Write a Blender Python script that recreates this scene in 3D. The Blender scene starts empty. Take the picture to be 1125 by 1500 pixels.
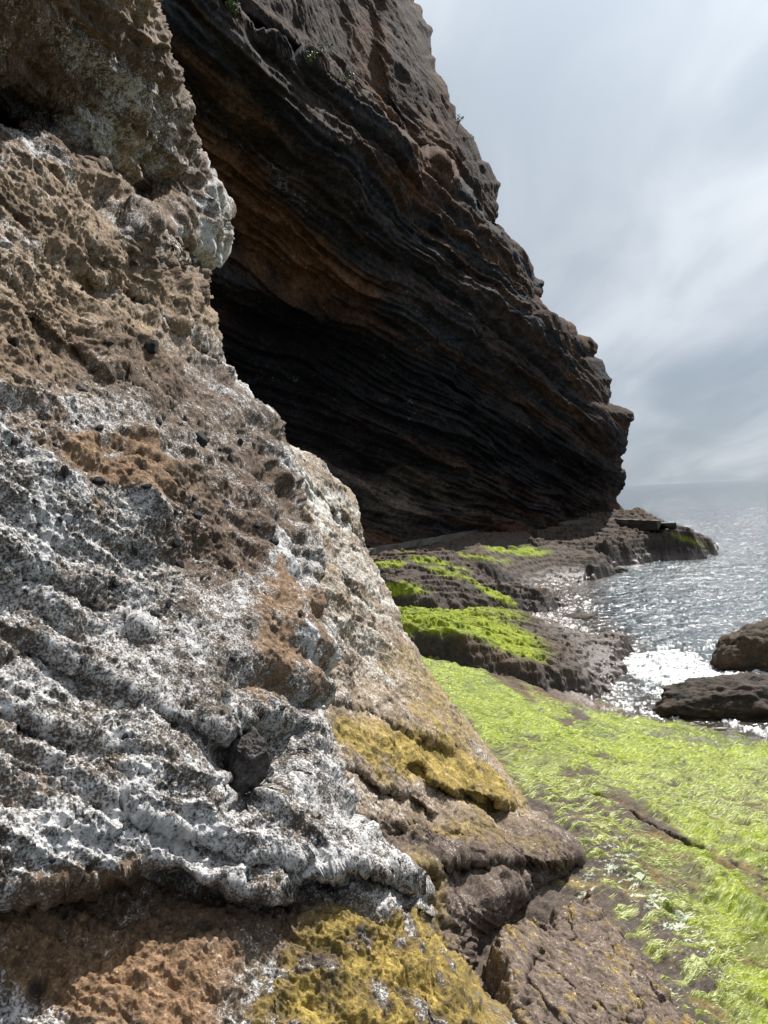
import bpy, bmesh, math, random
import numpy as np
from mathutils import Vector, Matrix

random.seed(7)
rng = np.random.default_rng(7)
S = bpy.context.scene
C = S.collection

# ------------------------------------------------------------------ camera
EYE = np.array([0.0, 0.0, 4.0])          # sea level is z = 0
FPX, CX, CY = 1083.0, 562.5, 750.0       # focal length and centre in photo pixels
PITCH, ROLL = math.radians(1.18), math.radians(2.6)
fwd = np.array([0, math.cos(PITCH), -math.sin(PITCH)])
r0 = np.array([1.0, 0, 0]); u0 = np.cross(r0, fwd)
RT = r0*math.cos(ROLL) - u0*math.sin(ROLL)
UP = r0*math.sin(ROLL) + u0*math.cos(ROLL)
cam = bpy.data.cameras.new('camera'); camo = bpy.data.objects.new('camera', cam); C.objects.link(camo)
cam.sensor_fit = 'VERTICAL'; cam.sensor_height = 36.0; cam.lens = 36.0*FPX/1500.0
cam.clip_start = 0.05; cam.clip_end = 30000
m = Matrix(((RT[0], UP[0], -fwd[0], EYE[0]), (RT[1], UP[1], -fwd[1], EYE[1]), (RT[2], UP[2], -fwd[2], EYE[2]), (0, 0, 0, 1)))
camo.matrix_world = m
S.camera = camo

# ------------------------------------------------------------------ sun, sky, exposure
SUN_AZ, SUN_EL = math.radians(38), math.radians(53)   # azimuth to the right of the view
sun = bpy.data.lights.new('sun', 'SUN'); suno = bpy.data.objects.new('sun', sun); C.objects.link(suno)
sun.energy = 5.0; sun.angle = math.radians(0.6); sun.color = (1.0, 0.965, 0.91)
sd = Vector((math.sin(SUN_AZ)*math.cos(SUN_EL), math.cos(SUN_AZ)*math.cos(SUN_EL), math.sin(SUN_EL)))
suno.rotation_euler = sd.to_track_quat('Z', 'Y').to_euler()
S.view_settings.view_transform = 'Standard'; S.view_settings.look = 'None'
S.view_settings.exposure = 0.6; S.view_settings.gamma = 1.0
S.view_settings.use_curve_mapping = False
S.render.engine = 'CYCLES'
S.cycles.use_denoising = True
S.cycles.max_bounces = 5; S.cycles.diffuse_bounces = 3; S.cycles.glossy_bounces = 2
S.cycles.caustics_reflective = False; S.cycles.caustics_refractive = False

W = bpy.data.worlds.new('World'); S.world = W; W.use_nodes = True
nt = W.node_tree; nt.nodes.clear()

def N(t, typ, **kw):
    n = t.nodes.new(typ)
    for k, v in kw.items():
        if k == 'inp':
            for a, b in v.items():
                n.inputs[a].default_value = b
        else:
            setattr(n, k, v)
    return n
def L(t, a, ao, b, bi): t.links.new(a.outputs[ao], b.inputs[bi])
def mathn(t, op, a, b=None, c=None, clamp=False):
    n = t.nodes.new('ShaderNodeMath'); n.operation = op; n.use_clamp = clamp
    for i, v in enumerate((a, b, c)):
        if v is None: continue
        if isinstance(v, (int, float)): n.inputs[i].default_value = v
        else: t.links.new(v, n.inputs[i])
    return n.outputs[0]
def ramp(t, src, stops, interp='EASE'):
    n = t.nodes.new('ShaderNodeValToRGB'); n.color_ramp.interpolation = interp
    e = n.color_ramp.elements
    while len(e) < len(stops): e.new(0.5)
    for i, (p, c) in enumerate(stops):
        e[i].position = p
        e[i].color = (c, c, c, 1) if isinstance(c, (int, float)) else (*c, 1)
    t.links.new(src, n.inputs[0])
    return n.outputs[0]
def mixc(t, f, a, b, mode='MIX'):
    n = t.nodes.new('ShaderNodeMix'); n.data_type = 'RGBA'; n.blend_type = mode
    for i, v in ((0, f), (6, a), (7, b)):
        if isinstance(v, (int, float)): n.inputs[i].default_value = v
        elif isinstance(v, tuple): n.inputs[i].default_value = (*v, 1)
        else: t.links.new(v, n.inputs[i])
    return n.outputs[2]
def noise_n(t, vec, scale, detail=4, rough=0.5, dist=0.0, typ=None):
    n = t.nodes.new('ShaderNodeTexNoise')
    n.inputs['Scale'].default_value = scale; n.inputs['Detail'].default_value = detail
    n.inputs['Roughness'].default_value = rough; n.inputs['Distortion'].default_value = dist
    if typ: n.noise_type = typ
    if vec is not None: t.links.new(vec, n.inputs['Vector'])
    return n.outputs[0]

# cloud sheet mapped on a flat layer: direction.xy / (direction.z + c)
tc = N(nt, 'ShaderNodeTexCoord')
sep = N(nt, 'ShaderNodeSeparateXYZ'); L(nt, tc, 'Generated', sep, 0)
zc = mathn(nt, 'ADD', mathn(nt, 'MAXIMUM', sep.outputs[2], 0.0), 0.22)
cu = mathn(nt, 'DIVIDE', sep.outputs[0], zc); cv = mathn(nt, 'DIVIDE', sep.outputs[1], zc)
comb = N(nt, 'ShaderNodeCombineXYZ'); nt.links.new(cu, comb.inputs[0]); nt.links.new(mathn(nt, 'MULTIPLY', cv, 0.45), comb.inputs[1])
mp = N(nt, 'ShaderNodeMapping'); L(nt, comb, 0, mp, 0); mp.inputs['Rotation'].default_value = (0, 0, math.radians(-12)); mp.inputs['Location'].default_value = (3.1, 1.7, 0)
c1 = noise_n(nt, mp.outputs[0], 1.15, 3, 0.45, 0.4)
c2 = noise_n(nt, mp.outputs[0], 3.4, 4, 0.5, 0.5)
cc = mathn(nt, 'ADD', mathn(nt, 'MULTIPLY', c1, 0.62), mathn(nt, 'MULTIPLY', c2, 0.38))
cloud = ramp(nt, cc, [(0.37, (.445, .505, .565)), (0.50, (.61, .665, .72)), (0.63, (.90, .93, .96))], 'B_SPLINE')
hz = ramp(nt, sep.outputs[2], [(0.0, (0.84, 0.87, 0.92)), (0.04, (0.74, 0.77, 0.82)), (0.12, (0.66, 0.69, 0.74)), (0.30, .84), (1.0, 1.0)], 'B_SPLINE')
cl = mixc(nt, 1.0, cloud, hz, 'MULTIPLY')
# brighter cloud round the veiled sun
nd = N(nt, 'ShaderNodeVectorMath', operation='DOT_PRODUCT'); L(nt, tc, 'Generated', nd, 0); nd.inputs[1].default_value = sd
glow = mathn(nt, 'POWER', mathn(nt, 'MAXIMUM', nd.outputs['Value'], 0.0), 7.0)
glw = mathn(nt, 'MULTIPLY_ADD', glow, 12.0, 9.2)
gm = N(nt, 'ShaderNodeVectorMath', operation='SCALE'); nt.links.new(cl, gm.inputs[0]); nt.links.new(glw, gm.inputs['Scale'])
sky = N(nt, 'ShaderNodeTexSky'); sky.sky_type = 'NISHITA'; sky.sun_disc = False
sky.sun_elevation = SUN_EL; sky.sun_rotation = SUN_AZ
fin = mixc(nt, 0.90, sky.outputs[0], gm.outputs[0])
bg = N(nt, 'ShaderNodeBackground'); nt.links.new(fin, bg.inputs[0]); bg.inputs[1].default_value = 0.072
wo = N(nt, 'ShaderNodeOutputWorld'); L(nt, bg, 0, wo, 0)

# ------------------------------------------------------------------ maths helpers
def ray(px, py):
    px = np.asarray(px, float); py = np.asarray(py, float)
    a = ((px-CX)/FPX)[..., None]; b = ((CY-py)/FPX)[..., None]
    return fwd + a*RT + b*UP
def at(px, py, d):
    return EYE + ray(px, py)*np.asarray(d, float)[..., None]
def at_z(px, py, z):
    r = ray(px, py)
    return EYE + r*((np.asarray(z, float)-EYE[2])/r[..., 2])[..., None]
def proj(P):
    v = P-EYE; d = v@fwd
    return CX+FPX*(v@RT)/d, CY-FPX*(v@UP)/d, d
def ss(a, b, x):
    t = np.clip((x-a)/(b-a), 0, 1); return t*t*(3-2*t)

_perm = np.random.default_rng(11).permutation(256).astype(np.int32); _perm = np.concatenate([_perm]*3)
_g = np.random.default_rng(5).normal(size=(256, 3)); _g /= np.linalg.norm(_g, axis=1)[:, None]; _g = _g.astype(np.float32)
def perlin(P):
    sh = P.shape[:-1]; P = P.reshape(-1, 3)
    i = np.floor(P).astype(np.int64); f = (P-i).astype(np.float32); i = (i & 255).astype(np.int32)
    u = f*f*f*(f*(f*6-15)+10)
    out = np.zeros(len(P), np.float32)
    for dx in (0, 1):
        wx = u[:, 0] if dx else 1-u[:, 0]
        hx = _perm[(i[:, 0]+dx) & 255]
        for dy in (0, 1):
            wy = wx*(u[:, 1] if dy else 1-u[:, 1])
            hy = _perm[hx+((i[:, 1]+dy) & 255)]
            for dz in (0, 1):
                w = wy*(u[:, 2] if dz else 1-u[:, 2])
                g = _g[_perm[hy+((i[:, 2]+dz) & 255)]]
                out += w*(g[:, 0]*(f[:, 0]-dx)+g[:, 1]*(f[:, 1]-dy)+g[:, 2]*(f[:, 2]-dz))
    return (out*1.6).reshape(sh)
def fbm(P, sc, o=4, gain=0.5, off=0.0, lac=2.07):
    a = 1.0; s = 0.0; t = 0.0
    for k in range(o):
        s = s+a*perlin(P*sc+off+k*17.3); t += a; a *= gain; sc *= lac
    return s/t*1.5
def ridged(P, sc, o=4, gain=0.5, off=0.0, soft=0.0):
    a = 1.0; s = 0.0; t = 0.0
    for k in range(o):
        s = s+a*(1-2.2*(np.sqrt(perlin(P*sc+off+k*9.1)**2+soft)-soft**.5*.6)); t += a; a *= gain; sc *= 2.1
    return s/t
def worley(P, sc, off=0.0):
    sh = P.shape[:-1]; Q = P.reshape(-1, 3)*sc+off
    i = np.floor(Q).astype(np.int64); f = (Q-i).astype(np.float32)
    d1 = np.full(len(Q), 9.0, np.float32); idv = np.zeros(len(Q), np.float32)
    for dx in (-1, 0, 1):
        for dy in (-1, 0, 1):
            for dz in (-1, 0, 1):
                h = _perm[_perm[_perm[(i[:, 0]+dx) & 255]+((i[:, 1]+dy) & 255)]+((i[:, 2]+dz) & 255)]
                ox = _perm[h+3]/255.0; oy = _perm[h+71]/255.0; oz = _perm[h+131]/255.0
                d = (dx+ox-f[:, 0])**2+(dy+oy-f[:, 1])**2+(dz+oz-f[:, 2])**2
                mk = d < d1; d1[mk] = d[mk]; idv[mk] = (h/255.0)[mk]
    return np.sqrt(d1).reshape(sh), idv.reshape(sh)

class RBF:
    """scattered points -> smooth field"""
    def __init__(self, X, v, eps=1e-3, scale=1.0):
        self.s = scale; self.X = np.asarray(X, float)/scale; v = np.asarray(v, float)
        n = len(v); K = self.k(self.X, self.X)+np.eye(n)*eps
        A = np.zeros((n+3, n+3)); A[:n, :n] = K; A[:n, n] = 1; A[n, :n] = 1
        A[:n, n+1:] = self.X; A[n+1:, :n] = self.X.T
        self.c = np.linalg.solve(A, np.concatenate([v, [0, 0, 0]]))
    def k(self, a, b):
        d2 = ((a[:, None]-b[None])**2).sum(-1); return (d2+0.0004)**0.65
    def __call__(self, x, y):
        sh = np.shape(x); Q = np.stack([np.ravel(x), np.ravel(y)], -1)/self.s; n = len(self.X)
        out = np.empty(len(Q))
        for s in range(0, len(Q), 50000):
            q = Q[s:s+50000]; out[s:s+50000] = self.k(q, self.X)@self.c[:n]+self.c[n]+q@self.c[n+1:]
        return out.reshape(sh)

def link(name, me, mat=None, parent=None):
    o = bpy.data.objects.new(name, me); C.objects.link(o)
    if mat: me.materials.append(mat)
    if parent is not None: o.parent = parent
    return o
def grid_mesh(name, P, mat, attrs=None, keep=None, smooth=True, flip=False, parent=None):
    H, Wd = P.shape[:2]
    idx = np.arange(H*Wd).reshape(H, Wd)
    q = np.stack([idx[:-1, :-1], idx[1:, :-1], idx[1:, 1:], idx[:-1, 1:]], -1)
    if flip: q = q[..., ::-1]
    if keep is not None:
        k = keep[:-1, :-1] | keep[1:, :-1] | keep[1:, 1:] | keep[:-1, 1:]; q = q[k]
    q = q.reshape(-1, 4); V = P.reshape(-1, 3)
    if keep is not None:
        used = np.zeros(H*Wd, bool); used[q.ravel()] = True
        remap = np.cumsum(used)-1; q = remap[q]; V = V[used]
    me = bpy.data.meshes.new(name)
    me.vertices.add(len(V)); me.vertices.foreach_set('co', V.astype(np.float32).ravel())
    me.loops.add(len(q)*4); me.loops.foreach_set('vertex_index', q.astype(np.int32).ravel())
    me.polygons.add(len(q)); me.polygons.foreach_set('loop_start', np.arange(0, len(q)*4, 4, dtype=np.int32))
    me.polygons.foreach_set('loop_total', np.full(len(q), 4, np.int32))
    me.polygons.foreach_set('use_smooth', np.full(len(q), smooth))
    me.update(calc_edges=True)
    for k, a in (attrs or {}).items():
        a = a.reshape(H*Wd, -1)
        if keep is not None: a = a[used]
        if a.shape[1] == 3:
            at_ = me.attributes.new(k, 'FLOAT_COLOR', 'POINT')
            at_.data.foreach_set('color', np.concatenate([a, np.ones((len(a), 1))], 1).astype(np.float32).ravel())
        else:
            at_ = me.attributes.new(k, 'FLOAT', 'POINT'); at_.data.foreach_set('value', a.astype(np.float32).ravel())
    return link(name, me, mat, parent)
def normals(P):
    du = np.gradient(P, axis=1); dv = np.gradient(P, axis=0)
    n = np.cross(du, dv); n /= np.linalg.norm(n, axis=-1, keepdims=True)+1e-12
    return n
def blob(px, py, lst):
    """union of soft rotated ellipses (cx, cy, rx, ry, deg, weight)"""
    out = np.zeros(px.shape)
    for cx, cy, rx, ry, dg, w in lst:
        a = math.radians(dg); X = px-cx; Y = py-cy
        u = (X*math.cos(a)+Y*math.sin(a))/rx; v = (-X*math.sin(a)+Y*math.cos(a))/ry
        out = np.maximum(out, w*(1-ss(0.55, 1.25, np.sqrt(u*u+v*v))))
    return out
def lerp(a, b, t): return a+(np.asarray(b)-a)*t[..., None]
def tag(o, label=None, cat=None, group=None, kind=None):
    if label: o['label'] = label
    if cat: o['category'] = cat
    if group: o['group'] = group
    if kind: o['kind'] = kind
    return o

# ------------------------------------------------------------------ materials
def rock_material(name, sc=1.0, white=(0.52, 0.515, 0.515), bump=0.6, bdist=0.01, speck=0.5, rough=0.92, wfine=1.0, spec=0.3, wet=False, comb=None):
    """attribute col = local rock colour, attribute salt = how much white crust grows there"""
    M = bpy.data.materials.new(name); M.use_nodes = True; t = M.node_tree; t.nodes.clear()
    geo = N(t, 'ShaderNodeNewGeometry'); pos = geo.outputs['Position']
    if comb is not None:   # grain stretched along the combed direction of the weed
        vr = N(t, 'ShaderNodeVectorRotate', rotation_type='Z_AXIS'); t.links.new(pos, vr.inputs['Vector']); vr.inputs['Angle'].default_value = comb
        mm = N(t, 'ShaderNodeMapping'); t.links.new(vr.outputs[0], mm.inputs[0]); mm.inputs['Scale'].default_value = (1.1, .28, .8); pos = mm.outputs[0]
    a = N(t, 'ShaderNodeAttribute', attribute_name='col'); s = N(t, 'ShaderNodeAttribute', attribute_name='salt')
    n1 = noise_n(t, pos, 9*sc, 6, 0.62); n2 = noise_n(t, pos, 46*sc, 5, 0.65); n3 = noise_n(t, pos, 170*sc, 3, 0.6)
    v = N(t, 'ShaderNodeTexVoronoi'); t.links.new(pos, v.inputs['Vector']); v.inputs['Scale'].default_value = 60*sc
    v2 = N(t, 'ShaderNodeTexVoronoi'); t.links.new(pos, v2.inputs['Vector']); v2.inputs['Scale'].default_value = 23*sc
    val = ramp(t, n1, [(0.30, 0.46), (0.5, 0.86), (0.72, 1.0)], 'LINEAR')
    col = mixc(t, 1.0, a.outputs['Color'], val, 'MULTIPLY')
    val2 = ramp(t, n2, [(0.30, 0.45), (0.5, 1.0), (0.70, 1.6)], 'LINEAR')
    col = mixc(t, 0.85, col, val2, 'MULTIPLY')
    col = mixc(t, 0.7, col, ramp(t, n3, [(0.32, 0.45), (0.5, 1.0), (0.68, 1.6)], 'LINEAR'), 'MULTIPLY')
    # mineral grains, light and dark
    gr = mixc(t, 0.5*speck, v.outputs['Color'], (0.5, 0.5, 0.5), 'MIX')
    vs = N(t, 'ShaderNodeSeparateColor'); t.links.new(v.outputs['Color'], vs.inputs[0])
    g1 = ramp(t, vs.outputs[0], [(0.0, 0.25), (0.12, 1.0), (0.86, 1.0), (1.0, 1.9)], 'LINEAR')
    col = mixc(t, speck, col, g1, 'MULTIPLY')
    # crust
    w = mathn(t, 'ADD', s.outputs['Fac'], mathn(t, 'MULTIPLY', mathn(t, 'SUBTRACT', n2, 0.5), 1.7*wfine))
    w = mathn(t, 'ADD', w, mathn(t, 'MULTIPLY', mathn(t, 'SUBTRACT', n1, 0.5), 1.5))
    w = mathn(t, 'ADD', w, mathn(t, 'MULTIPLY', mathn(t, 'SUBTRACT', n3, 0.5), 2.6))
    wf = ramp(t, w, [(0.37, 0.0), (0.80, 1.0)], 'LINEAR')
    wcol = mixc(t, 0.6, tuple(.95*q for q in white), val2, 'MULTIPLY')
    col = mixc(t, mathn(t, 'MULTIPLY', wf, 0.92), col, wcol)
    vs2 = N(t, 'ShaderNodeSeparateColor'); t.links.new(v2.outputs['Color'], vs2.inputs[0])
    pits = mathn(t, 'MULTIPLY', ramp(t, v2.outputs['Distance'], [(0.12, 1.0), (0.26, 0.0)], 'LINEAR'), ramp(t, vs2.outputs[1], [(0.62, 0.0), (0.7, 1.0)], 'LINEAR'))
    col = mixc(t, mathn(t, 'MULTIPLY', pits, speck), col, (0.035, 0.032, 0.032))
    h = mathn(t, 'ADD', mathn(t, 'MULTIPLY', n1, 1.6), mathn(t, 'MULTIPLY', n2, 0.75))
    h = mathn(t, 'ADD', h, mathn(t, 'MULTIPLY', n3, 0.28))
    h = mathn(t, 'ADD', h, mathn(t, 'MULTIPLY', wf, 0.12))
    h = mathn(t, 'SUBTRACT', h, mathn(t, 'MULTIPLY', pits, 0.5))
    b = N(t, 'ShaderNodeBump'); b.inputs['Strength'].default_value = bump; b.inputs['Distance'].default_value = bdist
    t.links.new(h, b.inputs['Height'])
    p = N(t, 'ShaderNodeBsdfPrincipled'); t.links.new(col, p.inputs['Base Color']); L(t, b, 0, p, 'Normal')
    p.inputs['Roughness'].default_value = rough; p.inputs['Specular IOR Level'].default_value = spec
    if wet:
        wa = N(t, 'ShaderNodeAttribute', attribute_name='wet')
        wr = mathn(t, 'MULTIPLY_ADD', wa.outputs['Fac'], -(rough-0.22), rough)
        t.links.new(wr, p.inputs['Roughness']); p.inputs['Specular IOR Level'].default_value = 0.5
    o = N(t, 'ShaderNodeOutputMaterial'); L(t, p, 0, o, 0)
    return M

M_near = rock_material('near_rock', 1.0, bump=0.75, bdist=0.012)
M_rib = rock_material('rib_rock', 0.8, bump=0.7, bdist=0.014, white=(0.52, 0.50, 0.46))
M_cliff = rock_material('cliff_rock', 0.10, spec=.08, bump=0.6, bdist=0.14, white=(0.22, 0.22, 0.235), speck=0.3)
M_shelf = rock_material('shelf_rock', 0.7, bump=0.8, bdist=0.022, comb=math.radians(52), white=(0.45, 0.50, 0.36), speck=0.35, wet=True)
M_far = rock_material('ledge_rock', 0.28, bump=0.8, bdist=0.05, white=(0.40, 0.36, 0.33), speck=0.35, wet=True)

# ------------------------------------------------------------------ patch machinery (rock faces seen from the side)
def interp(pts, y):
    pts = sorted(pts); return np.interp(y, [p[0] for p in pts], [p[1] for p in pts])
def line_y(pts, x):
    return np.interp(x, [p[0] for p in pts], [p[1] for p in pts])
def step(px, py, line, amp, w, decay, jit, P):
    """below the line the rock falls back by amp and comes forward again over decay"""
    x0, x1 = line[0][0], line[-1][0]
    g = ss(x0-25, x0+25, px)*(1-ss(x1-25, x1+25, px))
    dy = py-line_y(line, px)-jit*fbm(P, 5.0, 3, off=line[0][1]*0.13)
    return amp*g*ss(-w, w, dy)*np.exp(-np.maximum(dy, 0)/decay)
def face_patch(contour, x_left, y0, y1, nu, nv, depth_pts, round_frac=0.12, round_amt=0.3, nwrap=40, wrap_depth=3.0, wrap_in=40, left_wrap=False):
    ys = np.linspace(y0, y1, nv); xr = interp([(y, x) for x, y in contour], ys)
    s = np.linspace(0, 1, nu)**0.92
    px = x_left+(xr-x_left)[:, None]*s[None]
    py = np.repeat(ys[:, None], nu, 1)
    D = RBF([(a, b) for a, b, _ in depth_pts], np.log([c for _, _, c in depth_pts]), scale=500.0)
    d = np.exp(D(px, py))
    edge = np.clip((px-(xr[:, None]-round_frac*500))/(round_frac*500), 0, 1)
    d = d*(1+round_amt*(1-np.sqrt(np.clip(1-edge**2, 0, 1))))
    # wrap round behind the visible edge
    k = np.linspace(0, 1, nwrap+1)[1:]
    pxw = xr[:, None]-wrap_in*(k**1.5)[None]; pyw = np.repeat(ys[:, None], nwrap, 1)
    dw = d[:, -1:]+wrap_depth*(k**1.0)[None]
    return np.concatenate([px, pxw], 1), np.concatenate([py, pyw], 1), np.concatenate([d, dw], 1)

# ================================================================== NEAR ROCK FACE
contA = [(200, -260), (214, 0), (226, 60), (250, 150), (276, 222), (300, 262), (318, 310), (316, 358), (296, 378), (276, 390), (282, 440), (306, 500), (330, 570),
         (380, 620), (402, 690), (428, 760), (438, 800), (450, 880), (474, 930), (468, 1000), (452, 1040), (470, 1100), (485, 1150), (525, 1230), (596, 1280), (612, 1305),
         (604, 1335), (622, 1385), (680, 1450), (725, 1500), (790, 1640)]
depA = [(-260, -200, 1.5), (0, -200, 1.6), (0, 0, 2.0), (120, 0, 2.45), (230, 0, 3.1), (230, -200, 2.5), (0, 100, 2.35), (120, 130, 2.95), (240, 150, 3.9),
        (0, 185, 2.75), (290, 250, 4.7), (330, 350, 4.9), (200, 300, 4.0), (270, 385, 4.4), (-260, 200, 1.8),
        (0, 215, 2.45), (100, 250, 2.8), (200, 320, 3.4), (280, 420, 4.2), (0, 350, 2.2), (150, 420, 2.9), (320, 500, 4.3), (0, 500, 2.05), (200, 560, 2.85),
        (340, 570, 4.1), (-260, 500, 1.35), (0, 700, 1.82), (120, 700, 2.05), (250, 700, 2.45), (400, 700, 3.5), (240, 860, 2.25), (300, 880, 2.35), (440, 820, 3.1),
        (470, 930, 2.75), (380, 960, 2.3), (0, 900, 1.68), (200, 950, 1.95), (-260, 900, 1.22), (0, 1100, 1.52), (150, 1100, 1.66), (300, 1080, 1.85), (440, 1060, 2.3),
        (470, 1120, 2.25), (350, 1230, 1.80), (500, 1220, 2.0), (200, 1250, 1.58), (0, 1270, 1.38), (600, 1290, 1.98), (-260, 1270, 1.05),
        (0, 1500, 1.33), (150, 1500, 1.36), (300, 1400, 1.55), (300, 1500, 1.45), (450, 1400, 1.68), (600, 1400, 1.85), (550, 1500, 1.6), (720, 1500, 1.8), (-260, 1640, 0.95),
        (200, 1640, 1.25), (600, 1640, 1.5), (790, 1640, 1.75)]
pxA, pyA, dA = face_patch(contA, -260, -260, 1640, 640, 1180, depA, 0.16, 0.13, 40, 2.6, 60)
P0 = at(pxA, pyA, dA)
L1 = [(-300, 175), (0, 185), (60, 196), (110, 222), (180, 285), (225, 335), (262, 376), (300, 400)]
L2 = [(-300, 1310), (0, 1302), (110, 1290), (200, 1272), (290, 1285), (340, 1300), (400, 1322), (440, 1290), (520, 1272), (640, 1300)]
L3 = [(-300, 560), (0, 575), (60, 590), (130, 640), (210, 690), (255, 720)]
dd = np.zeros_like(dA)
dd -= 0*pxA           # the upper mass stands back, then leans out
dyL = line_y(L1, pxA)-pyA+16*fbm(P0, 5.0, 3, off=9)
dd += 0.27*ss(-6, 8, dyL)*np.exp(-np.maximum(dyL, 0)/170.0)
dd += step(pxA, pyA, L2, 0.20, 14, 150, 20, P0)
dd += step(pxA, pyA, [(70, 1165), (120, 1168), (190, 1160)], 0.03, 5, 18, 8, P0)
dd += step(pxA, pyA, [(-100, 940), (60, 960), (160, 1010), (260, 1050), (330, 1075)], 0.05, 12, 40, 22, P0)
dd += step(pxA, pyA, [(-100, 1040), (60, 1062), (160, 1100)], 0.04, 10, 30, 22, P0)
dd += step(pxA, pyA, [(-100, 820), (60, 850), (170, 905), (280, 960)], 0.05, 12, 45, 22, P0)
dd += step(pxA, pyA, [(180, 1190), (300, 1225), (360, 1262), (430, 1265), (500, 1215)], 0.05, 10, 30, 14, P0)
dd += step(pxA, pyA, [(120, 400), (200, 440), (270, 500), (320, 545)], 0.10, 10, 60, 18, P0)
dd += step(pxA, pyA, [(0, 420), (120, 520), (220, 600), (290, 650)], 0.06, 12, 60, 22, P0)
# hollow that holds the dark stone
hx, hy = (pxA-368)/74.0, (pyA-1122)/88.0
rr = np.sqrt(hx**2+hy**2+0.3*hx*hy)+0.18*fbm(P0, 9.0, 3)
dd += 0.17*(1-ss(0.6, 1.0, rr))
# bay of darker tuff between two ribs
dd += 0.10*blob(pxA, pyA, [(330, 760, 95, 140, 10, 1.0)])
dd += 0.12*blob(pxA, pyA, [(468, 1020, 22, 40, 0, 1.0)])
PA = at(pxA, pyA, dA+dd)
nA = normals(PA); 
toc = EYE-PA; nA *= np.sign((nA*toc).sum(-1, keepdims=True)[:, 200:201].mean())
# anisotropic ledges: coordinates turned along the beds (they dip down to the right of the face)
def bedded(P, px, py, deg, sx, sy):
    a = math.radians(deg); u = (px*math.cos(a)+py*math.sin(a)); v = (-px*math.sin(a)+py*math.cos(a))
    return np.stack([u*sx, v*sy, np.zeros_like(u)], -1)
sc_px = dA/2.0
lowm = ss(520, 640, pyA+0.2*pxA)
wv = fbm(P0, 2.2, 3, off=4)
B1 = bedded(P0, pxA+40*wv, pyA+40*wv, 24, 1/210.0, 1/52.0)
B2 = bedded(P0, pxA+30*wv, pyA+26*wv, 33, 1/110.0, 1/24.0)
disp = 0.044*ridged(B1, 1.0, 2, off=3, soft=.03)*lowm*sc_px
disp += 0.009*ridged(B2, 1.0, 3, off=8)*sc_px
disp += (1-lowm)*sc_px*(0.035*ridged(bedded(P0, pxA+50*wv, pyA+50*wv, 40, 1/260.0, 1/60.0), 1.0, 3, off=5))
disp += 0.045*fbm(P0, 2.6, 3)*sc_px + 0.012*fbm(P0, 9.0, 4, 0.6, off=2) + 0.0085*ridged(P0, 30.0, 3, 0.6, off=1)+0.004*fbm(P0, 80.0, 2)
wd, wi = worley(P0, 13.0)
pit = (wi > 0.62)*(1-ss(0.10, 0.34, wd)); disp -= 0.018*pit
wd2, wi2 = worley(P0, 34.0, 5.0)
pit2 = (wi2 > 0.6)*(1-ss(0.12, 0.38, wd2)); disp -= 0.008*pit2
disp += 0.008*(wi2 < 0.22)*(1-ss(0.15, 0.42, wd2))
yreg = blob(pxA, pyA, [(560, 1420, 170, 115, 10, 1), (520, 1500, 180, 80, 0, 1), (60, 1400, 300, 130, 0, .6)])
disp += yreg*(.006*ridged(P0, 26.0, 3, .65, off=33)+.006*fbm(P0, 60.0, 2, .6))
ck = (1-ss(0, .022, np.abs(fbm(P0, 1.7, 4, .5, off=91))))*ss(-.1, .3, fbm(P0, 1.1, 2, off=95)); disp -= .014*ck
PA = PA+nA*disp[..., None]
# colours
tan = np.array([0.30, 0.212, 0.135]); brn = np.array([0.120, 0.080, 0.053]); orng = np.array([0.235, 0.14, 0.074]); gry = np.array([0.155, 0.125, 0.098])
yel = np.array([0.29, 0.21, 0.05]); drk = np.array([0.045, 0.043, 0.045])
nz = fbm(P0, 3.5, 4, off=30); nz2 = fbm(P0, 11.0, 4, off=40)
jx, jy = pxA+55*nz+22*nz2, pyA+55*np.roll(nz, 31, 0)+22*np.roll(nz2, 17, 1)
col = np.broadcast_to(gry, P0.shape).copy()
upper = 1-ss(520, 640, jy+0.15*jx)
col = lerp(col, tan, upper*0.9)
col = lerp(col, brn*0.95, blob(jx, jy, [(40, 90, 260, 110, 0, 0.9), (240, 200, 60, 180, -20, 0.7), (250, 350, 80, 60, 30, 0.6)]))
ob = blob(jx, jy, [(170, 690, 95, 60, 20, 1), (60, 640, 70, 45, 0, 0.5), (430, 900, 50, 50, 0, 0.9), (390, 960, 50, 60, 0, .8), (260, 1420, 110, 110, 0, 1), (60, 1400, 90, 110, 0, 1),
                   (160, 1460, 140, 90, 0, 1), (120, 1330, 100, 50, 0, .5), (160, 1130, 60, 40, 0, .35), (20, 1140, 60, 40, 0, .3)])
ob = ob*ss(-.75, .05, nz2+.35*ob); col = lerp(col, orng, ob*.85)
bb = blob(jx, jy, [(320, 760, 110, 130, 20, 1), (250, 590, 120, 60, 20, .9), (330, 640, 100, 60, 30, .7), (180, 1350, 200, 55, 0, .8), (420, 1360, 60, 60, 0, .8), (60, 520, 150, 50, 0, 0.5)])
col = lerp(col, brn, bb*0.92)
yb = blob(jx, jy, [(560, 1420, 170, 115, 10, 1), (520, 1500, 180, 80, 0, 1), (620, 1480, 120, 60, 0, 1)])*ss(-20, 30, jy-1325)
yb = yb*ss(-.35, .35, nz2*1.3+.35*yb); col = lerp(col, brn, ss(.1, .5, yb)*.9); col = lerp(col, yel*(0.8+0.6*nz2[..., None]), yb*0.85)
col = lerp(col, drk, ck*.5); col = lerp(col, drk, pit*0.7); col = lerp(col, drk, pit2*0.35)
salt = 0.16+0.40*lowm+0.30*nz+0.24*nz2
salt -= 0.65*ob+0.42*bb+1.0*yb
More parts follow.
